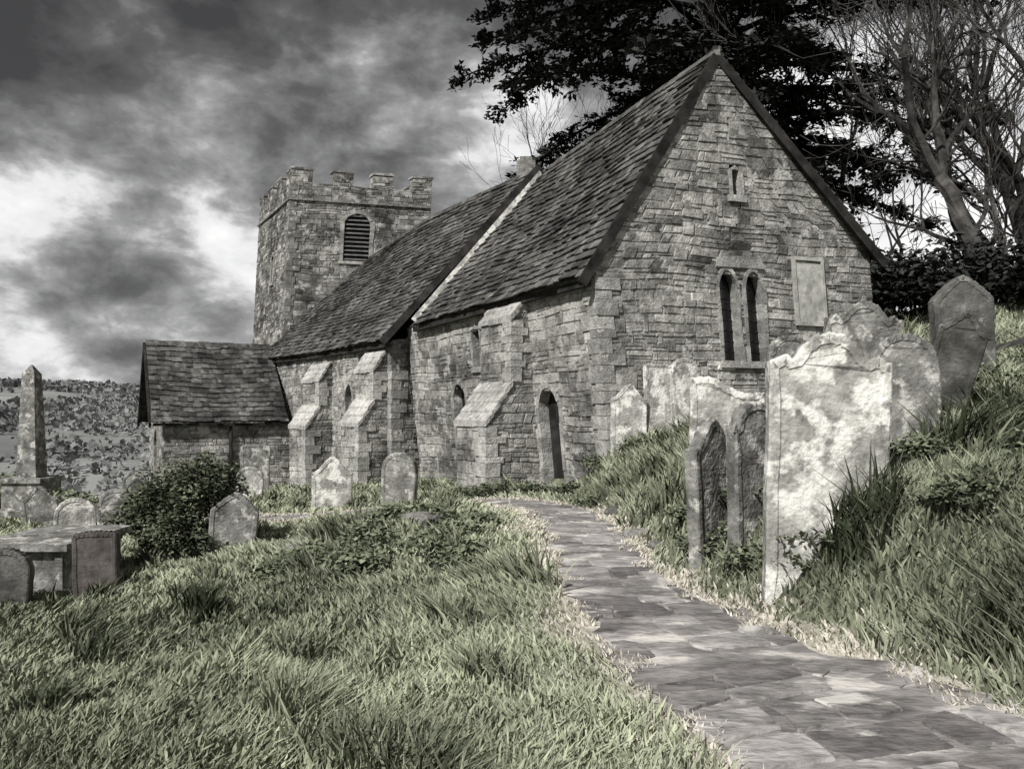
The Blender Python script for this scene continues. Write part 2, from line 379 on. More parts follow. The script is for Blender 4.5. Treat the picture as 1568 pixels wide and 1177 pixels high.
roof('chancel_roof_south',[eE,eW],[rE,rW],church)
roof('chancel_roof_north',[nE,nW],[rE,rW],church)
ridgeline('chancel_ridge_tiles',[rE,rW],church)
mb=MB(); nn=Vv((e.y,-e.x,0))
beam(mb,Vv(eE)+Vv((-.05,-.02,-.16)),Vv(rE)+Vv((0,0,-.11)),.07,.2,side=nn)
beam(mb,Vv(nE)+Vv((.05,.02,-.16)),Vv(rE)+Vv((0,0,-.11)),.07,.2,side=nn)
beam(mb,Vv(eE)+Vv((.1,.15,-.1)),Vv(eW)+Vv((.1,0,-.1)),.1,.14)
mb.obj('bargeboards_and_gutter',M_wood,church)
mb=MB(); p=Vv(rE)+Vv((0,.05,.0)); beam(mb,p-Vv((0,0,.1)),p+Vv((0,0,.1)),.14,.14,up=Vv((0,1,0)),tone=.1)
mb.obj('ridge_end_stone',M_tile,church)
# nave
nS=Vv((-3.75,24.05,0)); nWst=Vv((-11.05,34.4,0)); un=(nS-nWst).normalized(); LN=(nS-nWst).length
dn=Vv((un.y,-un.x,0))
wall('nave_south_wall',Vv((nWst.x,nWst.y,-4.0)),un,(0,0),[(0,0),(LN,0),(LN,6.2),(0,6.3)],
  [(LN-3.3,.3,3.2,4.35,4.95,'window',.12),(LN-2.,.5,5.45,5.95,5.97,'window',.08),(LN-7.6,.28,3.3,4.35,4.9,'window',.12)],church,tb=.15)
ur=Vv((-un.y,un.x,0))
wall('nave_east_return',Vv((nS.x,nS.y,-3.4)),ur,(0,0),[(0,0),(1.6,0),(1.6,5.9),(0,5.6)],(),church,tb=-.02)
quoins('nave_corner_quoins',(nS.x,nS.y,0),ur,-un,(0,0),-3,2.1,church)
prof=[(.12,1.9),(.5,1.3),(.5,.35),(1.0,-.4),(1.0,-3.4)]
def NWp(t): q=nS-un*t; return (q.x,q.y)
buttress('nave_buttress',NWp(.25),dn,prof,1.4,-3.4,church)
buttress('nave_buttress',NWp(4.8),dn,[(a,z-.15) for a,z in prof],1.7,-3.8,church)
ne=[(-3.95,23.72,2.2),(-7.75,29.3,2.2),(-11.5,34.5,2.3)]
nr=[(.83,23.8,7.52),(-3.13,29.7,7.48),(-6.35,34.75,6.98)]
nn_=[(5.2,26.5,3.),(1.2,32.4,3.),(-2.1,37.4,2.6)]
roof('nave_roof_south',ne,nr,church)
roof('nave_roof_north',nn_,nr,church)
ridgeline('nave_ridge_tiles',nr,church)
mb=MB()
mb.add([(-3.6,24.35,2.0),(.85,23.95,7.3),(5.1,26.4,2.8),(2,25.5,2)],[(0,1,3),(1,2,3)],.4)
mb.add([(-11.05,34.5,-3),(-11.05,34.5,2.2),(-6.4,34.8,6.9),(-2.2,37.2,2.5),(-2.2,37.2,-3)],[(0,1,2,3,4)],.4)
mb.add([(5.0,26.4,-1),(5.0,26.4,2.9),(-2.2,37.2,2.5),(-2.2,37.2,-1)],[(0,1,2,3)],.4)
mb.obj('nave_gable_walls',M_stone,church)
mb=MB()
p0=Vv((-2.95,23.32,2.72));p1=Vv((.93,23.62,7.28))
for i in range(12): beam(mb,p0.lerp(p1,i/12),p0.lerp(p1,(i+.985)/12),.2,.26,side=(.1,-1,.0),tone=R(.85,1))
mb.obj('nave_gable_coping',M_gpale,church)
mb=MB(); beam(mb,(-4.0,23.66,2.12),(.85,23.62,7.5),.12,.22,side=(0.05,-1,0)); beam(mb,Vv(ne[0])+Vv((.15,.05,-.12)),Vv(ne[1])+Vv((.15,.05,-.12)),.1,.14); beam(mb,Vv(ne[1])+Vv((.15,.05,-.12)),Vv(ne[2])+Vv((.15,.05,-.12)),.1,.14)
mb.obj('nave_verge_board',M_wood,church)
mb=MB()
c=Vv((.45,24.9,7.2)); beam(mb,c,c+Vv((0,0,.85)),.6,.5,up=Vv((0,1,0)),tone=.3); beam(mb,c+Vv((0,0,.853)),c+Vv((0,0,1.0)),.4,.34,up=Vv((0,1,0)),tone=.3)
mb.obj('nave_gable_bellcote_stub',M_stone,church)
# tower
te=Vv((.968,.25,0)).normalized(); TL=(te.x*.05,te.y*.05)
tz0=-4.; H=10.35-tz0
tSE=Vv((-9.92,34.7,0))-Vv((TL[0],TL[1],0))*10.7; TW=6.35
tb0=tSE+Vv((TL[0],TL[1],1))*tz0
def cren(w,h,nm):
    seg=w/(2*nm-1); mh=.62; out=[]
    x=w
    for i in range(nm):
        m2=mh+R(-.08,.05)
        out+= [(x,h+m2),(x-seg,h+m2)]
        x-=seg
        if i<nm-1: out+=[(x,h),(x-seg,h)]; x-=seg
    return out
wall('tower_east_wall',tb0,te,TL,[(0,0),(TW,0)]+cren(TW,H,4),[(3.0,.58,H-3.45,H-1.7,H-1.25,'louvre',.17)],church,tb=-.1,rows=(.1,.27),stones=(.2,.65))
ts=Vv((-.52,.854,0)).normalized(); TD=6.0
wall('tower_south_wall',tb0+ts*TD,-ts,TL,[(0,0),(TD,0)]+cren(TD,H,4),[(3.4,.16,H-4.2,H-3.1,H-2.9,'slit',.14)],church,tb=-.14,rows=(.1,.27),stones=(.2,.65))
quoins('tower_quoins',(tSE.x,tSE.y,0),te,ts,TL,tz0,10.3,church,0,.3)
mb=MB()
V=Vv((TL[0],TL[1],1)); 
c4=[tb0,tb0+te*TW,tb0+te*TW+ts*TD,tb0+ts*TD]
mb.add([c4[1],c4[2],c4[2]+V*H,c4[1]+V*H],[(0,1,2,3)],.3); mb.add([c4[2],c4[3],c4[3]+V*H,c4[2]+V*H],[(0,1,2,3)],.3)
mb.add([q+V*(H-.5) for q in c4],[(0,1,2,3)],.2)
def mer(P0,dr,inw,L):
    seg=L/7
    for i in range(4):
        a=P0+dr*(seg*2*i+.01)+inw*.03;b=P0+dr*(seg*(2*i+1)-.01)+inw*.03
        q=[a,b,b+inw*.4,a+inw*.4]; mb.hexa([x+V*(H-.45) for x in q],[x+V*(H+.56) for x in q],R(.2,.4))
        o=inw*-.07; q=[a+o-dr*.05,b+o+dr*.05,b+inw*.45+dr*.05,a+inw*.45-dr*.05]
        t_=R(-.04,.02)
        cp.hexa([x+V*(H+.59) for x in q],[q[0]+V*(H+.7+t_),q[1]+V*(H+.7+R(-.04,.03)),q[2]+V*(H+.7),q[3]+V*(H+.7)],R(.1,.5))
    q=[P0+inw*.03+dr*.02,P0+dr*(L-.02)+inw*.03,P0+dr*(L-.02)+inw*.38,P0+dr*.02+inw*.38]; mb.hexa([x+V*(H-.5) for x in q],[x+V*(H-.01) for x in q],.3)
cp=MB()
mer(c4[0],te,ts,TW); mer(c4[0],ts,te,TD); mer(c4[3],te,-ts,TW); mer(c4[1],ts,-te,TD)
mb.obj('tower_inner_and_rear_masonry',M_stone,church); cp.obj('battlement_caps',M_quoin,church)
mb=MB()
beam(mb,c4[0]+V*(H-.75)-ts*.02-te*.08,c4[1]+V*(H-.75)-ts*.02,.16,.12,tone=.25); beam(mb,c4[0]+V*(H-.75)-te*.03,c4[3]+V*(H-.75)-te*.03,.16,.12,tone=.25)
mb.obj('tower_string_course',M_quoin,church)
# porch
pe=[(-13.25,28.3,-.38),(-8.9,30.7,-.4)]; pr=[(-14.9,31.3,2.84),(-10.6,33.7,2.86)]; pw=[(-16.6,34.3,-.45),(-12.3,36.7,-.45)]
roof('porch_roof_east',pe,pr,church,rowh=.28); roof('porch_roof_west',pw,pr,church,rowh=.28); ridgeline('porch_ridge',pr,church)
pS=Vv((-13.0,28.75,-4.6)); pN=Vv((-8.7,31.1,-4.6)); up_=(pN-pS).normalized(); 
wall('porch_east_wall',pS,up_,(0,0),[(0,0),(4.9,0),(4.9,4.15),(0,4.15)],[],church,tb=.12)
pWc=Vv((-16.1,34.2,-4.6)); ug=(pS-pWc).normalized(); Lg=(pS-pWc).length
wall('porch_south_gable',pWc,ug,(0,0),[(0,0),(Lg,0),(Lg,4.15),(Lg/2,7.3),(0,4.15)],[(Lg/2,.7,1.6,3.2,3.9,'door',.2)],church)
mb=MB(); sd=(-.87,-.5,0)
beam(mb,Vv(pe[0])+Vv((-.05,-.03,-.12)),Vv(pr[0])+Vv((-.05,-.03,-.12)),.08,.25,side=sd); beam(mb,Vv(pw[0])+Vv((-.05,-.03,-.12)),Vv(pr[0])+Vv((-.05,-.03,-.12)),.08,.25,side=sd)
beam(mb,Vv(pe[0])+Vv((0,.1,-.1)),Vv(pe[1])+Vv((0,.1,-.1)),.12,.12)
dp=pS+up_*2.35+Vv((up_.y,-up_.x,0))*.1; beam(mb,dp+Vv((0,0,.8)),dp+Vv((0,0,4.1)),.1,.1,up=Vv((0,1,0)))
mb.obj('porch_bargeboard_gutter_downpipe',M_wood,church)

# ------------------------------------------------------------------ ground sheet
def axis(fine,lim,mx):
    a=list(np.arange(lim[0],lim[1]+1e-6,fine)); s=fine
    x=a[-1]
    while x<mx: s*=1.18; x+=s; a.append(x)
    x=a[0]; s=fine; b=[]
    while x>-mx: s*=1.18; x-=s; b.append(x)
    return np.array(b[::-1]+a)
xs=axis(.16,(-14,11),2500); ys=axis(.16,(1,27),2500)
X,Y=np.meshgrid(xs,ys); Z=gz(X,Y)
V_=np.stack([X,Y,Z],-1).reshape(-1,3); nx,ny=len(xs),len(ys)
idx=np.arange(nx*ny).reshape(ny,nx)
F_=np.stack([idx[:-1,:-1],idx[:-1,1:],idx[1:,1:],idx[1:,:-1]],-1).reshape(-1,4)
g=rawmesh('ground',V_,F_,np.full(len(V_),.5),M_ground,None,4); g.data.polygons.foreach_set('use_smooth',[True]*len(F_))
# path
pts=[]
for (ax,ay,aw),(bx,by,bw) in zip(PATH[:-1],PATH[1:]):
    n=max(2,int(math.hypot(bx-ax,by-ay)/.12))
    for i in range(n):
        t=i/n; pts.append((ax+(bx-ax)*t,ay+(by-ay)*t,aw+(bw-aw)*t))
P_=np.array(pts)
for _ in range(12): P_[1:-1]=(P_[:-2]+P_[1:-1]*2+P_[2:])/4
tn=np.gradient(P_[:,:2],axis=0); tn/=np.linalg.norm(tn,axis=1)[:,None]; nr_=np.stack([tn[:,1],-tn[:,0]],1)
m=25; vs=[]
for i,(x,y,w) in enumerate(P_):
    for j in range(m):
        q=(j/(m-1)*2-1); wj=w+.1*math.sin(i*.37+3*(j>12))+.07*math.sin(i*1.1+3*(j>12))+R(-.02,.02)
        px,py=x+nr_[i,0]*q*wj,y+nr_[i,1]*q*wj
        vs.append((px,py,G(px,py)+.028+.012*math.cos(q*1.4)+.008*math.sin(i*1.1+j*1.7)*math.sin(j*.9-i*.5)))
vs=np.array(vs); idx=np.arange(len(vs)).reshape(-1,m)
F_=np.stack([idx[:-1,:-1],idx[:-1,1:],idx[1:,1:],idx[1:,:-1]],-1).reshape(-1,4)
fp=rawmesh('footpath',vs,F_,np.full(len(vs),.5),M_path,None,4); fp.data.polygons.foreach_set('use_smooth',[True]*len(F_))
# pale dry margins either side of the path
vs=[];F2=[]
for sgn,wd in ((-1,.4),(1,.16)):
    o0=len(vs)
    for i,(x,y,w) in enumerate(P_):
        we=wd*(.65+.35*math.sin(i*.23+sgn)+.25*math.sin(i*.71))+.06
        for j in range(7):
            off=(w-.25)+(we+.25)*j/6
            px,py=x+nr_[i,0]*sgn*off,y+nr_[i,1]*sgn*off
            vs.append((px,py,G(px,py)+.022-.02*(j==6)))
    for i in range(len(P_)-1):
        for j in range(6):
            a=o0+i*7+j; F2.append((a,a+1,a+8,a+7) if sgn>0 else (a+1,a,a+7,a+8))
vg=rawmesh('dry_path_margin',np.array(vs),np.array(F2),np.full(len(vs),.5),M_verge,None,4)
mb=MB()
i=4
while i<len(P_)-40:
    x,y,w=P_[i]; step=random.choice([2,3,3,4]); q=-.93
    while q<.9:
        ql=R(.25,.7)/w*.5; q1=min(.95,q+ql*2)
        if random.random()<.6 and q1-q>.15:
            def pp(ii,qq):
                ii=max(0,min(len(P_)-1.01,ii)); k=int(ii); f=ii-k; a=P_[k]*(1-f)+P_[k+1]*f; n_=nr_[k]*(1-f)+nr_[k+1]*f
                X_=a[0]+n_[0]*qq*a[2]; Y_=a[1]+n_[1]*qq*a[2]; return Vv((X_,Y_,G(X_,Y_)+.042))
            i0=i+R(-.2,.3); i1=i+step-R(.1,.5); poly=[]
            for (ii,qq) in [(i0,q+.02),(i0,(q+q1)/2),(i0,q1-.03),((i0+i1)/2,q1-.02),(i1,q1-.03),(i1,(q+q1)/2),(i1,q+.02),((i0+i1)/2,q+.01)]:
                poly.append(pp(ii+R(-.35,.35),qq+R(-.05,.05)))
            c0=sum(poly,Vv())/8; zt=Vv((0,0,R(.002,.014))); top=[c0.lerp(p_,.93)+zt for p_ in poly]
            mb.add([p_-Vv((0,0,.03)) for p_ in poly]+top,[tuple(range(8,16))]+[(j,(j+1)%8,8+(j+1)%8,8+j) for j in range(8)],R(0,1))
        q=q1
    i+=step
mb.obj('path_flagstones',M_flag)

# ------------------------------------------------------------------ grass
def inpoly(x,y,poly):
    c=np.zeros(x.shape,bool); n=len(poly)
    for i in range(n):
        x0,y0=poly[i];x1,y1=poly[(i+1)%n]
        cond=((y0>y)!=(y1>y))&(x<(x1-x0)*(y-y0)/((y1-y0)+1e-12)+x0)
        c^=cond
    return c
FOOT=[[(1.9,14.95),(8.3,17),(5,26),(-2,37),(-9,36),(-11.2,34.5),(-3.6,24)],[(-13,28.7),(-8.7,31),(-12,36),(-16,34)]]
def mkgrass(name,n,mode,mat,seed):
    r=np.random.default_rng(seed)
    y=np.exp(r.uniform(math.log(2.2),math.log(34),n)); 
    x=r.uniform(-.75,.75,n)*y
    if mode=='dry':
        i=r.integers(0,len(P_)-1,n); sd=np.where(r.uniform(0,1,n)<.66,-1,1); off=np.abs(r.normal(0,.24,n))*np.where(sd<0,1.25,.7)-.08
        x=P_[i,0]+nr_[i,0]*sd*(P_[i,2]+off); y=P_[i,1]+r.uniform(-.1,.1,n)+nr_[i,1]*sd*(P_[i,2]+off)
        x=x+.1*np.sin(y*5.3)+.06*np.sin(y*13)
    pd=pathd(x,y)
    keep=~inpoly(x,y,FOOT[0])&~inpoly(x,y,FOOT[1])&(y>1.2)
    if mode!='dry': keep&=(pd>.0)&(r.uniform(0,1,n)<.1+.9*ss(pd/.5))
    x,y,pd=x[keep],y[keep],pd[keep]; n=len(x)
    cl=np.clip(.5+.33*(np.sin(x*2.3+1.3*np.sin(y*1.1))*np.sin(y*1.9+x)+.6*np.sin(x*5.1+y*2.2)*np.sin(y*4.3-x*1.7)),0,1)
    cl2=np.clip(.5+.5*np.sin(x*1.1+y*.7+2)*np.sin(y*.8-x*.5+.5),0,1)
    cl3=np.clip(.5+.5*np.sin(x*3.7-y*2.1+2*np.sin(y*1.3))*np.sin(y*2.6+x*1.2+1),0,1)
    h=(.035+.12*cl**1.5+.04*r.uniform(0,1,n))*r.uniform(.55,1.35,n)
    dx=x-np.interp(y,EY,EX); bank=ss(dx/.6)
    h*=1+.5*bank
    tv=np.sin(x*2.9+4+1.5*np.sin(y*1.7))*np.sin(y*2.3+1.4*x)+.35*np.sin(x*9+y*7); tuft=ss((tv-.62)/.35); h*=1+1.3*tuft
    if mode=='dry': h=r.uniform(.02,.09,n)*(1+.6*bank)
    w=.0032*(1+y*.4)*r.uniform(.6,1.5,n)
    a=r.uniform(0,6.283,n); ca,sa=np.cos(a),np.sin(a)
    ln=r.uniform(.1,.95,n)*h; la=r.uniform(0,6.283,n)
    lx,ly=np.cos(la)*ln+.4*h*np.sin(x*.9+y*.7),np.sin(la)*ln
    z=gz(x,y)-.01
    b=np.stack([x,y,z],1); S=np.stack([ca*w,sa*w,0*w],1)
    mid=b+np.stack([lx*.35,ly*.35,h*.6],1); tip=b+np.stack([lx,ly,h],1)
    Vt=np.stack([b-S,b+S,mid-S*.8,mid+S*.8,tip],1).reshape(-1,3)
    o=(np.arange(n)*5)[:,None]
    T=np.concatenate([o+[0,1,3],o+[0,3,2],o+[2,3,4]],1).reshape(-1,3)
    left=(dx<0)
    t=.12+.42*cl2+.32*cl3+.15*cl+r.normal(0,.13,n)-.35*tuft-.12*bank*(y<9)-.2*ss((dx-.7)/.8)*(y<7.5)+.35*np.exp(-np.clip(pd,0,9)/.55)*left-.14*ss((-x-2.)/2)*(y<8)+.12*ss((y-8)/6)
    t=np.clip(t,0,1)
    if mode=='dry': t=r.uniform(.2,1,n)
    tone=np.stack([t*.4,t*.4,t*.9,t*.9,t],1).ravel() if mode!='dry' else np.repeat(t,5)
    return rawmesh(name,Vt,T,tone,mat)
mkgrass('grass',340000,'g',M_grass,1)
mkgrass('dry_grass_verge',60000,'dry',M_dry,2)

# ------------------------------------------------------------------ leafy masses
def leafmass(name,blobs,n,size,mat,seed=0,tb=.5,flat=.4):
    r=np.random.default_rng(seed); root=empty(name)
    vol=np.array([b[3]*b[4]*b[5] for b in blobs])**(.67); k=r.choice(len(blobs),n,p=vol/vol.sum())
    B=np.array(blobs)[k]
    d=r.normal(size=(n,3)); d/=np.linalg.norm(d,axis=1)[:,None]; d[:,2]=np.abs(d[:,2])*.95-.05
    q=1+.22*np.sin(d[:,0]*7+k)*np.sin(d[:,1]*6+2*k)+.15*np.sin(d[:,2]*11+d[:,0]*9)
    rad=(r.uniform(.35,1,n)**.4)*q
    C=B[:,:3]+d*B[:,3:6]*rad[:,None]
    ax=r.normal(size=(n,3)); ax[:,2]*=flat; ax/=np.linalg.norm(ax,axis=1)[:,None]
    bx=np.cross(ax,r.normal(size=(n,3))*[.4,.4,1]+[0,0,.6]); bx/=np.linalg.norm(bx,axis=1)[:,None]
    s=size*r.uniform(.5,1.3,n)[:,None]
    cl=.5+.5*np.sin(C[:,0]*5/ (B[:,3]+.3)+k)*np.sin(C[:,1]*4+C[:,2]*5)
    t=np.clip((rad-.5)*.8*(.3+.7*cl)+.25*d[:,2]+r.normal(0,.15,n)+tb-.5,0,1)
    leaves('foliage',C,ax*s,bx*s*.5,t,mat,root)
    mb=MB()
    for b in blobs:
        for _ in range(7):
            p=Vv((b[0]+R(-.3,.3)*b[3],b[1]+R(-.3,.3)*b[4],G(b[0],b[1])-.05)); q_=Vv((b[0]+R(-.6,.6)*b[3],b[1]+R(-.6,.6)*b[4],b[2]+b[5]*R(.2,.6)))
            beam(mb,p,q_,.015,.015)
    mb.obj('stems',M_dbark,root)
    return root
def blob(x,y,dz,rx,ry,rz): return (x,y,G(x,y)+dz,rx,ry,rz)
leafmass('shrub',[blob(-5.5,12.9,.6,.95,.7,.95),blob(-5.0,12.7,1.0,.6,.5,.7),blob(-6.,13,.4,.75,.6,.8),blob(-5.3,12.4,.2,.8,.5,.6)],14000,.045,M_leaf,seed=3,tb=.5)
leafmass('weeds_on_mound',[blob(-1.5+R(-1.2,1.1),10.4+R(-1.8,1.3),.0,R(.3,.55),R(.3,.5),R(.15,.3)) for _ in range(18)],11000,.045,M_leaf,seed=4,tb=.75)
bl=[]
for _ in range(75):
    y=R(3.2,9); x=float(np.interp(y,EY,EX))+R(.5,3.6); 
    if x<.78*y+.5 and not (x<3.1 and 4.2<y<6.2): bl.append(blob(x,y,.0,R(.2,.45),R(.2,.45),R(.12,.3)))
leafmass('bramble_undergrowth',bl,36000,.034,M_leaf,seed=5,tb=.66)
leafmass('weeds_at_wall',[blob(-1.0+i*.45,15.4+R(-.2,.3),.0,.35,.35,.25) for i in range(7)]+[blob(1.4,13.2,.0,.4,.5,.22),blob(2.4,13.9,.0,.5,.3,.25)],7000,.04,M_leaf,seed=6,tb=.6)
bl=[blob(R(9.2,20),R(17.5,23),.5,R(1,1.8),R(1,1.6),R(.9,1.9)) for _ in range(26)]
leafmass('hedge',bl,22000,.11,M_need,seed=8,tb=.6)
leafmass('ivy_bank',[blob(R(6.5,10),R(9.5,13),.0,R(.4,.9),R(.4,.8),R(.2,.35)) for _ in range(12)],9000,.06,M_leaf,seed=9,tb=.6)
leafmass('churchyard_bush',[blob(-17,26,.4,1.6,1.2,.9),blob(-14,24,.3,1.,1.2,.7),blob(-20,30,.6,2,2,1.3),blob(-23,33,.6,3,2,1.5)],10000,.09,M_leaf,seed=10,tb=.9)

# ------------------------------------------------------------------ gravestones
def headstone(name,x,y,w,h,t,style,rz,lean=(0,0),mat=M_gmid,zoff=0,sink=.3):
    ph=R(0,6)
    def top(u):
        a=abs(u)
        if style=='round': return 1-.30*w/h*(1-math.sqrt(max(0,1-a*a)))*1.6
        if style=='flat': return 1-.06*(1-math.sqrt(max(0,1-a**4)))
        if style=='ogee': return 1-.2*w/h*(1-math.cos(math.pi*a))
        if style=='gothic': return 1-.42*w/h*a**1.4
        if style=='shoulder':
            if a>.82: return 1-.36*w/h
            return 1-.3*w/h*(1-math.sqrt(max(0,1-(a/.84)**2)))
        if style=='scallop':
            if a>.9: return 1-.24*w/h
            if a>.62: return 1-.24*w/h+.05*w/h*math.sin((a-.62)/.28*math.pi)
            return 1-.24*w/h*(a/.62)**2.4
        if style=='slant': return 1-.25*w/h*(u+1)/2-.05*math.sin(u*4)
        return 1
    n=44; out=[(-w/2*.97,-sink)]
    for i in range(1,6): out.append((-w/2*(.97+.03*i/6)+.006*math.sin(i*2.1+ph),-sink+(h*top(-1)+sink)*i/6))
    for i in range(n+1):
        u=-1+2*i/n; out.append((w/2*u,h*top(u)+.008*math.sin(i*1.3+ph)+.005*math.sin(i*3.1)))
    for i in range(5,0,-1): out.append((w/2*(.97+.03*i/6)+.006*math.sin(i*1.7+ph),-sink+(h*top(1)+sink)*i/6))
    out.append((w/2*.97,-sink))
    bm=bmesh.new()
    f=[bm.verts.new((a,-t/2,b)) for a,b in out]; bk=[bm.verts.new((a,t/2,b)) for a,b in out]
    ff=bm.faces.new(f); bm.faces.new(bk[::-1]); N=len(out)
    for i in range(N): bm.faces.new((f[i],bk[i],bk[(i+1)%N],f[(i+1)%N]))
    bmesh.ops.recalc_face_normals(bm,faces=bm.faces)
    bmesh.ops.inset_region(bm,faces=[ff],thickness=.016,depth=.012)
    bmesh.ops.inset_region(bm,faces=[ff],thickness=.05*w/.7,depth=0)
    bmesh.ops.inset_region(bm,faces=[ff],thickness=.014,depth=-.012)
    bmesh.ops.triangulate(bm,faces=[f_ for f_ in bm.faces if len(f_.verts)>4])
    me=bpy.data.meshes.new(name); bm.to_mesh(me); bm.free(); me.materials.append(mat)
    o=bpy.data.objects.new(name,me); scene.collection.objects.link(o)
    o.location=(x,y,G(x,y)+zoff); o.rotation_euler=(lean[0],lean[1],rz)
    mb=MB(); z=h*.62
    while z>h*.34:
        u=-w*.28
        while u<w*.28:
            l=R(.02,.07); 
            if u+l>w*.3: break
            if random.random()<.7: mb.hexa([Vv((u,-t/2,z)),Vv((u+l,-t/2,z)),Vv((u+l,-t/2,z+.014)),Vv((u,-t/2,z+.014))],[Vv((u,-t/2-.0022,z)),Vv((u+l,-t/2-.0022,z)),Vv((u+l,-t/2-.0022,z+.014)),Vv((u,-t/2-.0022,z+.014))])
            u+=l+.03
        z-=.06
    mb.obj('worn_inscription',mat,o)
    return o
GS='gravestone'
headstone(GS,-3.87,16.5,.85,1.15,.12,'ogee',.15,(-.05,.02),M_gpale)
headstone(GS,-2.33,15.8,.76,1.1,.14,'round',-.3,(.04,.06),M_gmid)
headstone(GS,-4.53,12.4,.74,.95,.14,'gothic',.25,(-.05,.1),M_gmid)
headstone(GS,-5.4,10.,.56,.85,.09,'flat',.1,(-.03,-.03),M_gred)
headstone(GS,-7.5,22,.75,.95,.1,'round',.2,(0,0),M_gpale)
headstone(GS,-8.7,26.,.95,1.7,.1,'flat',.2,(-.05,.02),M_gmid)
headstone(GS,-9.65,17,.85,.8,.1,'round',.3,(0,.04),M_gpale)
headstone(GS,-8.3,16.2,.78,.9,.12,'shoulder',.1,(-.05,-.06),M_gmid)
headstone(GS,-9.6,19.6,.5,1.05,.1,'gothic',.1,(0,.03),M_gdark)
headstone(GS,-7.4,13.2,.5,.5,.1,'slant',.4,(0,.1),M_gmid)
headstone(GS,-11.6,19.,.8,1.1,.1,'ogee',.2,(.05,-.05),M_gmid)
headstone(GS,-10.4,21.2,.6,1.2,.1,'round',.2,(.05,.02),M_gmid)
headstone(GS,2.47,6.1,.93,1.64,.13,'scallop',-.12,(-.03,.035),M_gpale,sink=.6,zoff=.0)
headstone(GS,2.02,7.7,.72,1.3,.12,'ogee',.75,(-.03,-.02),M_gmid)
headstone(GS,2.3,7.25,.62,1.2,.12,'shoulder',.5,(-.02,.0),M_gmid)
headstone(GS,3.72,7.2,.6,1.1,.1,'round',-.1,(-.05,-.05),M_gmid,zoff=.02)
headstone(GS,4.3,9.6,.9,1.5,.13,'scallop',-.1,(.03,.05),M_gmid,zoff=.1)
headstone(GS,4.75,8.6,.52,1.2,.12,'ogee',-.2,(-.05,.28),M_gdark,zoff=.15)
headstone(GS,6.75,11.5,.85,1.45,.2,'gothic',-.1,(.0,-.04),M_gdark,zoff=.2)
headstone(GS,3.06,11,1.05,1.05,.12,'slant',-.1,(-.1,.03),M_gpale,zoff=.05)
headstone(GS,2.22,14.7,.7,1.25,.09,'ogee',.1,(-.14,.05),M_gpale,zoff=-.05)
headstone(GS,2.88,14.95,.62,1.5,.09,'flat',.3,(-.14,.04),M_gpale,zoff=-.02)
headstone(GS,3.5,15.15,.66,1.55,.09,'shoulder',.3,(-.12,-.02),M_gpale,zoff=-.02)
headstone(GS,3.6,10,.6,1.4,.12,'shoulder',.1,(0,0),M_gmid)
tomb=empty('chest_tomb'); x,y=-6.55,10.6; z=G(x,y)
def bxo(mb,x0,x1,y0,y1,z0,z1,tone=.5):
    mb.hexa([(x0,y0,z0),(x1,y0,z0),(x1,y1,z0),(x0,y1,z0)],[(x0,y0,z1),(x1,y0,z1),(x1,y1,z1),(x0,y1,z1)],tone)
mb=MB(); bxo(mb,x-.55,x+.55,y-.3,y+1.2,z-.3,z+.62); bxo(mb,x-.6,x+.6,y-.36,y+1.26,z-.3,z+.1)
for i in (-1,0,1): bxo(mb,x+i*.5-.05,x+i*.5+.05,y-.335,y-.29,z+.1,z+.62)
mb.obj('chest',M_gmid,tomb)
mb=MB(); bxo(mb,x-.66,x+.66,y-.42,y+1.32,z+.625,z+.72); o_=mb.obj('ledger_slab',M_gmid,tomb)
headstone(GS,-6.35,9.6,.62,.72,.12,'round',.1,(-.08,.05),M_gdark)
ob=empty('obelisk_monument'); x,y=-15.6,25.; z=G(x,y); mb=MB()
bxo(mb,x-.85,x+.85,y-.85,y+.85,z-.4,z+.35,.4);bxo(mb,x-.6,x+.6,y-.6,y+.6,z+.353,z+1.2,.6);bxo(mb,x-.68,x+.68,y-.68,y+.68,z+1.203,z+1.35,.5)
def fr(a0,a1,z0,z1): mb.hexa([(x-a0,y-a0,z0),(x+a0,y-a0,z0),(x+a0,y+a0,z0),(x-a0,y+a0,z0)],[(x-a1,y-a1,z1),(x+a1,y-a1,z1),(x+a1,y+a1,z1),(x-a1,y+a1,z1)],.5)
fr(.32,.2,z+1.353,z+4.7); fr(.2,.02,z+4.7,z+5.0)
mb.obj('obelisk_shaft_and_plinth',M_gmid,ob)
mb=MB()
def rock(cx,cy,s,mbx,tone):
    bm=bmesh.new(); bmesh.ops.create_icosphere(bm,subdivisions=2,radius=1)
    sx,sy,sz=s*R(.8,1.4),s*R(.7,1.1),s*R(.4,.7)
    for v in bm.verts:
        k=1+.25*math.sin(v.co.x*3+cx*7)*math.sin(v.co.y*4+cy*5)+R(-.07,.07); v.co=Vv((v.co.x*sx*k,v.co.y*sy*k,v.co.z*sz*k))
    z=G(cx,cy)+sz*.3
    mbx.add([(v.co.x+cx,v.co.y+cy,v.co.z+z) for v in bm.verts],[[v.index for v in f.verts] for f in bm.faces],tone); bm.free()
for px,py,s in [(-3.1,11.2,.22),(-2.6,11.4,.28),(-2.2,11.7,.24),(-2.9,10.6,.17),(-1.2,10.3,.2),(-.9,10.7,.15),(1.8,5.6,.12),(1.7,9,.14),(1.65,10,.18),(1.6,12,.2)]: rock(px,py,s,mb,R(.2,.6))
mb.obj('fallen_stones',M_stone)
rl=empty('wooden_rail'); mb=MB()
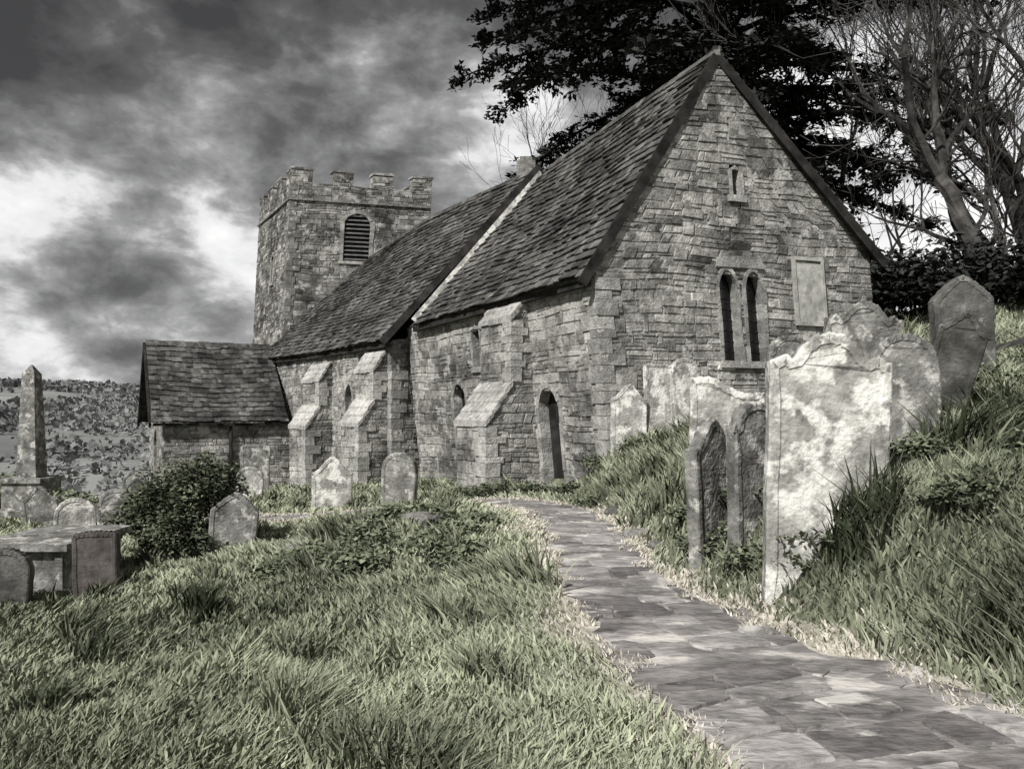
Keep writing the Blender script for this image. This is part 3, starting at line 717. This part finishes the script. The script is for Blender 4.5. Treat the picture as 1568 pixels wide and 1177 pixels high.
for a,b in [((7.4,12.6),(9.4,12.2)),((9.4,12.2),(11.6,12.0))]:
    beam(mb,(a[0],a[1],G(*a)+.35),(b[0],b[1],G(*b)+.42),.07,.09); beam(mb,(a[0],a[1],G(*a)-.2),(a[0],a[1],G(*a)+.55),.1,.1,up=Vv((0,1,0)))
mb.obj('rails_and_posts',M_bark,rl)

# ------------------------------------------------------------------ trees
def tube(vl,fl,pts,rads,sides):
    o=len(vl)
    for i,p in enumerate(pts):
        d=(pts[min(i+1,len(pts)-1)]-pts[max(i-1,0)]).normalized()
        s=d.cross(Vv((.31,.17,.93))); 
        if s.length<.05: s=d.cross(Vv((1,0,0)))
        s.normalize(); u=s.cross(d)
        for k in range(sides):
            a=6.2832*k/sides; vl.append(p+(s*math.cos(a)+u*math.sin(a))*rads[i])
    for i in range(len(pts)-1):
        for k in range(sides):
            a=o+i*sides+k;b=o+i*sides+(k+1)%sides; fl.append((a,b,b+sides,a+sides))
def bare_tree(name,x,y,h,seed,lean=(0,0),mat=M_bark,r0=.2,maxd=6,forkz=.3):
    rd=random.Random(seed); vl=[];fl=[]
    def br(p,d,L,r,dep):
        n=6 if dep<3 else 3; pts=[p.copy()];rads=[r]
        for i in range(n):
            d=(d+Vv((rd.gauss(0,.17),rd.gauss(0,.17),rd.gauss(.07,.1)))).normalized(); p=p+d*L/n; pts.append(p.copy()); rads.append(max(.01,r*(1-.38*(i+1)/n)))
        tube(vl,fl,pts,rads,7 if dep<2 else (4 if dep<4 else 3))
        if dep>=maxd: return
        nb=rd.choice([2,2,3]) if dep else 4
        for k in range(nb):
            a=rd.uniform(0,6.283); sp=rd.uniform(.35,.8) if k else rd.uniform(.1,.3)
            s=d.cross(Vv((math.cos(a),math.sin(a),.3))).normalized()
            nd=(d*math.cos(sp)+s*math.sin(sp)+Vv((0,0,.2))).normalized()
            br(p,nd,L*rd.uniform(.64,.85),rads[-1]*(.9 if k==0 else .7),dep+1)
        for k in range(2 if dep<5 else 1):
            i=rd.randint(1,len(pts)-2); a=rd.uniform(0,6.283); s=d.cross(Vv((math.cos(a),math.sin(a),.3))).normalized()
            if dep+2<=maxd: br(pts[i],(d*.6+s*.8+Vv((0,0,.1))).normalized(),L*rd.uniform(.4,.6),rads[i]*.4,dep+2)
    z=G(x,y)-.3
    br(Vv((x,y,z)),Vv((lean[0],lean[1],1)).normalized(),h*forkz,r0,0)
    root=empty(name); me=bpy.data.meshes.new('trunk_and_branches'); me.from_pydata([tuple(v) for v in vl],[],fl); me.materials.append(mat)
    o=bpy.data.objects.new('trunk_and_branches',me); scene.collection.objects.link(o); o.parent=root
    print(name,len(fl)); return root
bare_tree('bare_tree',12.4,20,14,11,(-.05,0),r0=.3)
bare_tree('bare_tree',14.8,22.5,15,12,(.0,0),r0=.32)
bare_tree('bare_tree',13.2,26.5,15,13,(-.1,0),r0=.28)
bare_tree('bare_tree',12.9,18.,13,14,(.03,0),r0=.2)
bare_tree('bare_tree',19,28,16,15,(-.1,0),r0=.34)
bare_tree('bare_tree',17,24,15,17,(.0,0),r0=.26)
bare_tree('bare_tree',4.4,42,17,16,(-.1,0),r0=.26)
def conifer(name,x,y,ztop,z0,rad,nl,seed,dens=1.):
    rd=random.Random(seed); r=np.random.default_rng(seed); root=empty(name); vl=[];fl=[]
    gzb=G(x,y)-.3; pts=[Vv((x+.15*math.sin(i*.8),y,gzb+(ztop-gzb)*i/12)) for i in range(13)]; tube(vl,fl,pts,[.42*(1-i/13)+.03 for i in range(13)],9)
    C=[];A=[];Bq=[];T=[]
    for k in range(nl):
        f=((k+.5)/nl)**1.2; z=z0+(ztop-z0)*f; az=k*2.399+rd.uniform(-.3,.3); L=rad(f,math.cos(az))*rd.uniform(.65,1.12)
        dh=Vv((math.cos(az),math.sin(az),0)); sd=Vv((-dh.y,dh.x,0))
        n=9; lp=[]; wob=rd.uniform(-.1,.1); rise=rd.uniform(.0,.3)
        for i in range(n+1):
            s=i/n; lp.append(Vv((x,y,z))+dh*L*s+sd*wob*L*s*s+Vv((0,0,L*(rise*s-.32*s**2.2))))
        tube(vl,fl,lp,[.09*(1-s/(n+1))*L/7+.012 for s in range(n+1)],5)
        nt=int(L*4.8)
        for j in range(nt):
            s=rd.uniform(.1,1)**.7; i=min(n-1,int(s*n)); p=lp[i].lerp(lp[i+1],s*n-i)
            sg=rd.choice([-1,1]); tl=(.17*L*(1.15-s)+.35)*rd.uniform(.6,1.15)
            td=(dh*rd.uniform(.35,.9)+sd*sg+Vv((0,0,rd.uniform(-.45,.15)))).normalized()
            q=p+td*tl+Vv((0,0,-.1*tl)); tube(vl,fl,[p,q],[.018,.006],3)
            m=int((tl*26+8)*dens)
            u=r.uniform(.1,1.05,m)[:,None]; c=np.array(p)+(np.array(q)-np.array(p))*u+r.normal(size=(m,3))*[.12,.12,.07]
            ax=np.array(td)*.8+r.normal(size=(m,3))*[.45,.45,.3]; ax/=np.linalg.norm(ax,axis=1)[:,None]
            bx=np.cross(ax,[0,0,1]+r.normal(size=(m,3))*.5); bx/=np.linalg.norm(bx,axis=1)[:,None]
            sz=r.uniform(.08,.2,m)[:,None]
            C.append(c);A.append(ax*sz);Bq.append(bx*sz*.42); T.append(np.clip(r.uniform(.0,.6,m)+rd.uniform(-.15,.4),0,1))
    me=bpy.data.meshes.new('trunk_and_limbs'); me.from_pydata([tuple(v) for v in vl],[],fl); me.materials.append(M_dbark)
    o=bpy.data.objects.new('trunk_and_limbs',me); scene.collection.objects.link(o); o.parent=root
    C=np.concatenate(C); leaves('needle_foliage',C,np.concatenate(A),np.concatenate(Bq),np.concatenate(T),M_need,root); print(name,len(C))
def crad(f,c):
    base=np.interp(f,[0,.2,.4,.6,1],[7.8,9.2,9.6,7.4,2.])
    if c<0: base*=1-(-c)*.42*max(0,1-f/.3)
    else: base*=1+.06*c
    return float(base)
conifer('conifer_tree',7.8,30,24,8.3,crad,88,21)
conifer('conifer_tree',1.9,39,13.6,7.5,lambda f,c:3.4*(1-f*.9)+.2,22,22)

# ------------------------------------------------------------------ hills
az=np.radians(np.linspace(-75,60,240)); rr=np.linspace(0,1,60)
AZ,RR=np.meshgrid(az,rr); D=70+RR*1100
prof_=np.clip(1.0-.35*np.sin(np.degrees(AZ)*.05+1.9),.4,1.6)
Hh=-24+18*ss((D-70)/260)+(4+34*prof_)*ss((D-330)/700)+2.2*np.sin(AZ*23+D*.012)*RR+1.2*np.sin(AZ*61+D*.03)*RR+3*np.exp(-((D-380)/60)**2)*np.sin(AZ*9+1)
X=np.sin(AZ)*D;Yh=np.cos(AZ)*D
V_=np.stack([X,Yh,Hh],-1).reshape(-1,3); idx=np.arange(len(V_)).reshape(60,240)
F_=np.stack([idx[:-1,:-1],idx[:-1,1:],idx[1:,1:],idx[1:,:-1]],-1).reshape(-1,4)
hl=rawmesh('hills',V_,F_,np.full(len(V_),.5),M_hill,None,4); hl.data.polygons.foreach_set('use_smooth',[True]*len(F_))
n=26000; i=rng.integers(6,60,n); j=rng.integers(0,240,n); base=V_.reshape(60,240,3)[i,j]
fld=np.sin(base[:,0]*.019+1+1.5*np.sin(base[:,1]*.008))*np.sin(base[:,1]*.015+.6*np.sin(base[:,0]*.02))+.3*np.sin(base[:,0]*.07)*np.sin(base[:,1]*.05)
keep=(fld>.08)|((i>52)&(rng.uniform(0,1,n)<.7))|(rng.uniform(0,1,n)<.05); base=base[keep]; ik=i[keep]
nb=len(base); base=base+rng.normal(size=base.shape)*[7,10,0]; dist=np.hypot(base[:,0],base[:,1])
m=10
d=rng.normal(size=(nb,m,3)); d/=np.linalg.norm(d,axis=2)[:,:,None]
sc=(rng.uniform(1.3,3.,nb)*np.clip(dist/450,.3,2)**.7)[:,None,None]
Cc=(base[:,None,:]+d*sc*[1.1,1.1,1.1]+np.array([0,0,1])*sc*.6).reshape(-1,3)
ax=rng.normal(size=(nb*m,3)); ax/=np.linalg.norm(ax,axis=1)[:,None]; bx=np.cross(ax,rng.normal(size=(nb*m,3))); bx/=np.linalg.norm(bx,axis=1)[:,None]
s=np.repeat(sc.ravel()*.6,m)[:,None]
big_=.5+.5*np.sin(base[:,0]*.05+base[:,1]*.03)
leaves('distant_woodland',Cc,ax*s,bx*s*.8,np.repeat(np.clip(.6*big_+rng.uniform(-.1,.4,nb),0,1),m),M_wood2)

# ------------------------------------------------------------------ light, sky, camera
sv=Vv((-.42,-.58,.68)).normalized()
sun=bpy.data.lights.new('sun','SUN'); sun.energy=5.0; sun.angle=math.radians(2); sun.color=(1,.98,.94)
so_=bpy.data.objects.new('sun',sun); scene.collection.objects.link(so_); so_.rotation_euler=(-sv).to_track_quat('-Z','Y').to_euler()
w=bpy.data.worlds.new('World'); scene.world=w; w.use_nodes=True; nt=w.node_tree; N=nt.nodes; L=nt.links
bg=N['Background']; bg.inputs['Strength'].default_value=.12
sky=N.new('ShaderNodeTexSky'); sky.sky_type='NISHITA'; sky.sun_disc=False; sky.sun_elevation=math.asin(sv.z); sky.sun_rotation=math.atan2(sv.x,sv.y)
hs=N.new('ShaderNodeHueSaturation'); hs.inputs['Saturation'].default_value=.15; hs.inputs['Value'].default_value=.6; L.new(sky.outputs[0],hs.inputs['Color'])
tc=N.new('ShaderNodeTexCoord'); sp=N.new('ShaderNodeSeparateXYZ'); L.new(tc.outputs['Generated'],sp.inputs[0])
def math_(op,a,b,c=None):
    n=N.new('ShaderNodeMath'); n.operation=op
    for k,v in enumerate((a,b,c)):
        if v is None: continue
        if isinstance(v,(int,float)): n.inputs[k].default_value=v
        else: L.new(v,n.inputs[k])
    return n.outputs[0]
zc=math_('MAXIMUM',sp.outputs['Z'],0.0)
mp0=N.new('ShaderNodeMapping'); mp0.inputs['Scale'].default_value=(1,1,1.7); L.new(tc.outputs['Generated'],mp0.inputs[0])
def noise(sc,det,rough,dist,off):
    mp=N.new('ShaderNodeMapping'); mp.inputs['Location'].default_value=off; L.new(mp0.outputs[0],mp.inputs[0])
    n=N.new('ShaderNodeTexNoise'); n.inputs['Scale'].default_value=sc; n.inputs['Detail'].default_value=det; n.inputs['Roughness'].default_value=rough; n.inputs['Distortion'].default_value=dist
    L.new(mp.outputs[0],n.inputs['Vector']); return n.outputs['Fac']
n1=noise(4.0,7,.55,.15,(1.3,.4,2.2)); n2=noise(10,6,.58,.25,(0,5,2))
comb=math_('ADD',math_('MULTIPLY',n1,1.1),math_('MULTIPLY',n2,.65))   # mean .875
el=math_('MULTIPLY',math_('SUBTRACT',math_('MAXIMUM',zc,.22),.3),-1.7)
low=math_('MULTIPLY',math_('SUBTRACT',.22,math_('MINIMUM',zc,.22)),-.8)
side=math_('MULTIPLY',sp.outputs['X'],.16)
val=math_('ADD',math_('ADD',math_('ADD',math_('SUBTRACT',comb,.335),el),low),side)
rp=N.new('ShaderNodeValToRGB'); cr=rp.color_ramp; cr.interpolation='LINEAR'
cr.elements[0].position=.18; cr.elements[0].color=(.4,.4,.41,1); cr.elements[1].position=.78; cr.elements[1].color=(9.,9.,8.9,1)
for p,c in [(.34,.95),(.44,1.9),(.52,3.2),(.57,5.0),(.63,7.3)]:
    e_=cr.elements.new(p); e_.color=(c,c,c*1.01,1)
L.new(val,rp.inputs[0])
mx=N.new('ShaderNodeMix'); mx.data_type='RGBA'; mx.inputs['Factor'].default_value=.92; L.new(hs.outputs[0],mx.inputs['A']); L.new(rp.outputs[0],mx.inputs['B'])
L.new(mx.outputs['Result'],bg.inputs['Color'])
cam=bpy.data.cameras.new('camera'); cam.sensor_width=36; cam.lens=27.05; cam.shift_y=.0265; cam.clip_end=5000; cam.clip_start=.05
co=bpy.data.objects.new('camera',cam); scene.collection.objects.link(co); co.location=(0,0,0); co.rotation_euler=(math.radians(90),0,0); scene.camera=co
scene.view_settings.view_transform='Standard'; scene.view_settings.look='None'; scene.view_settings.exposure=0
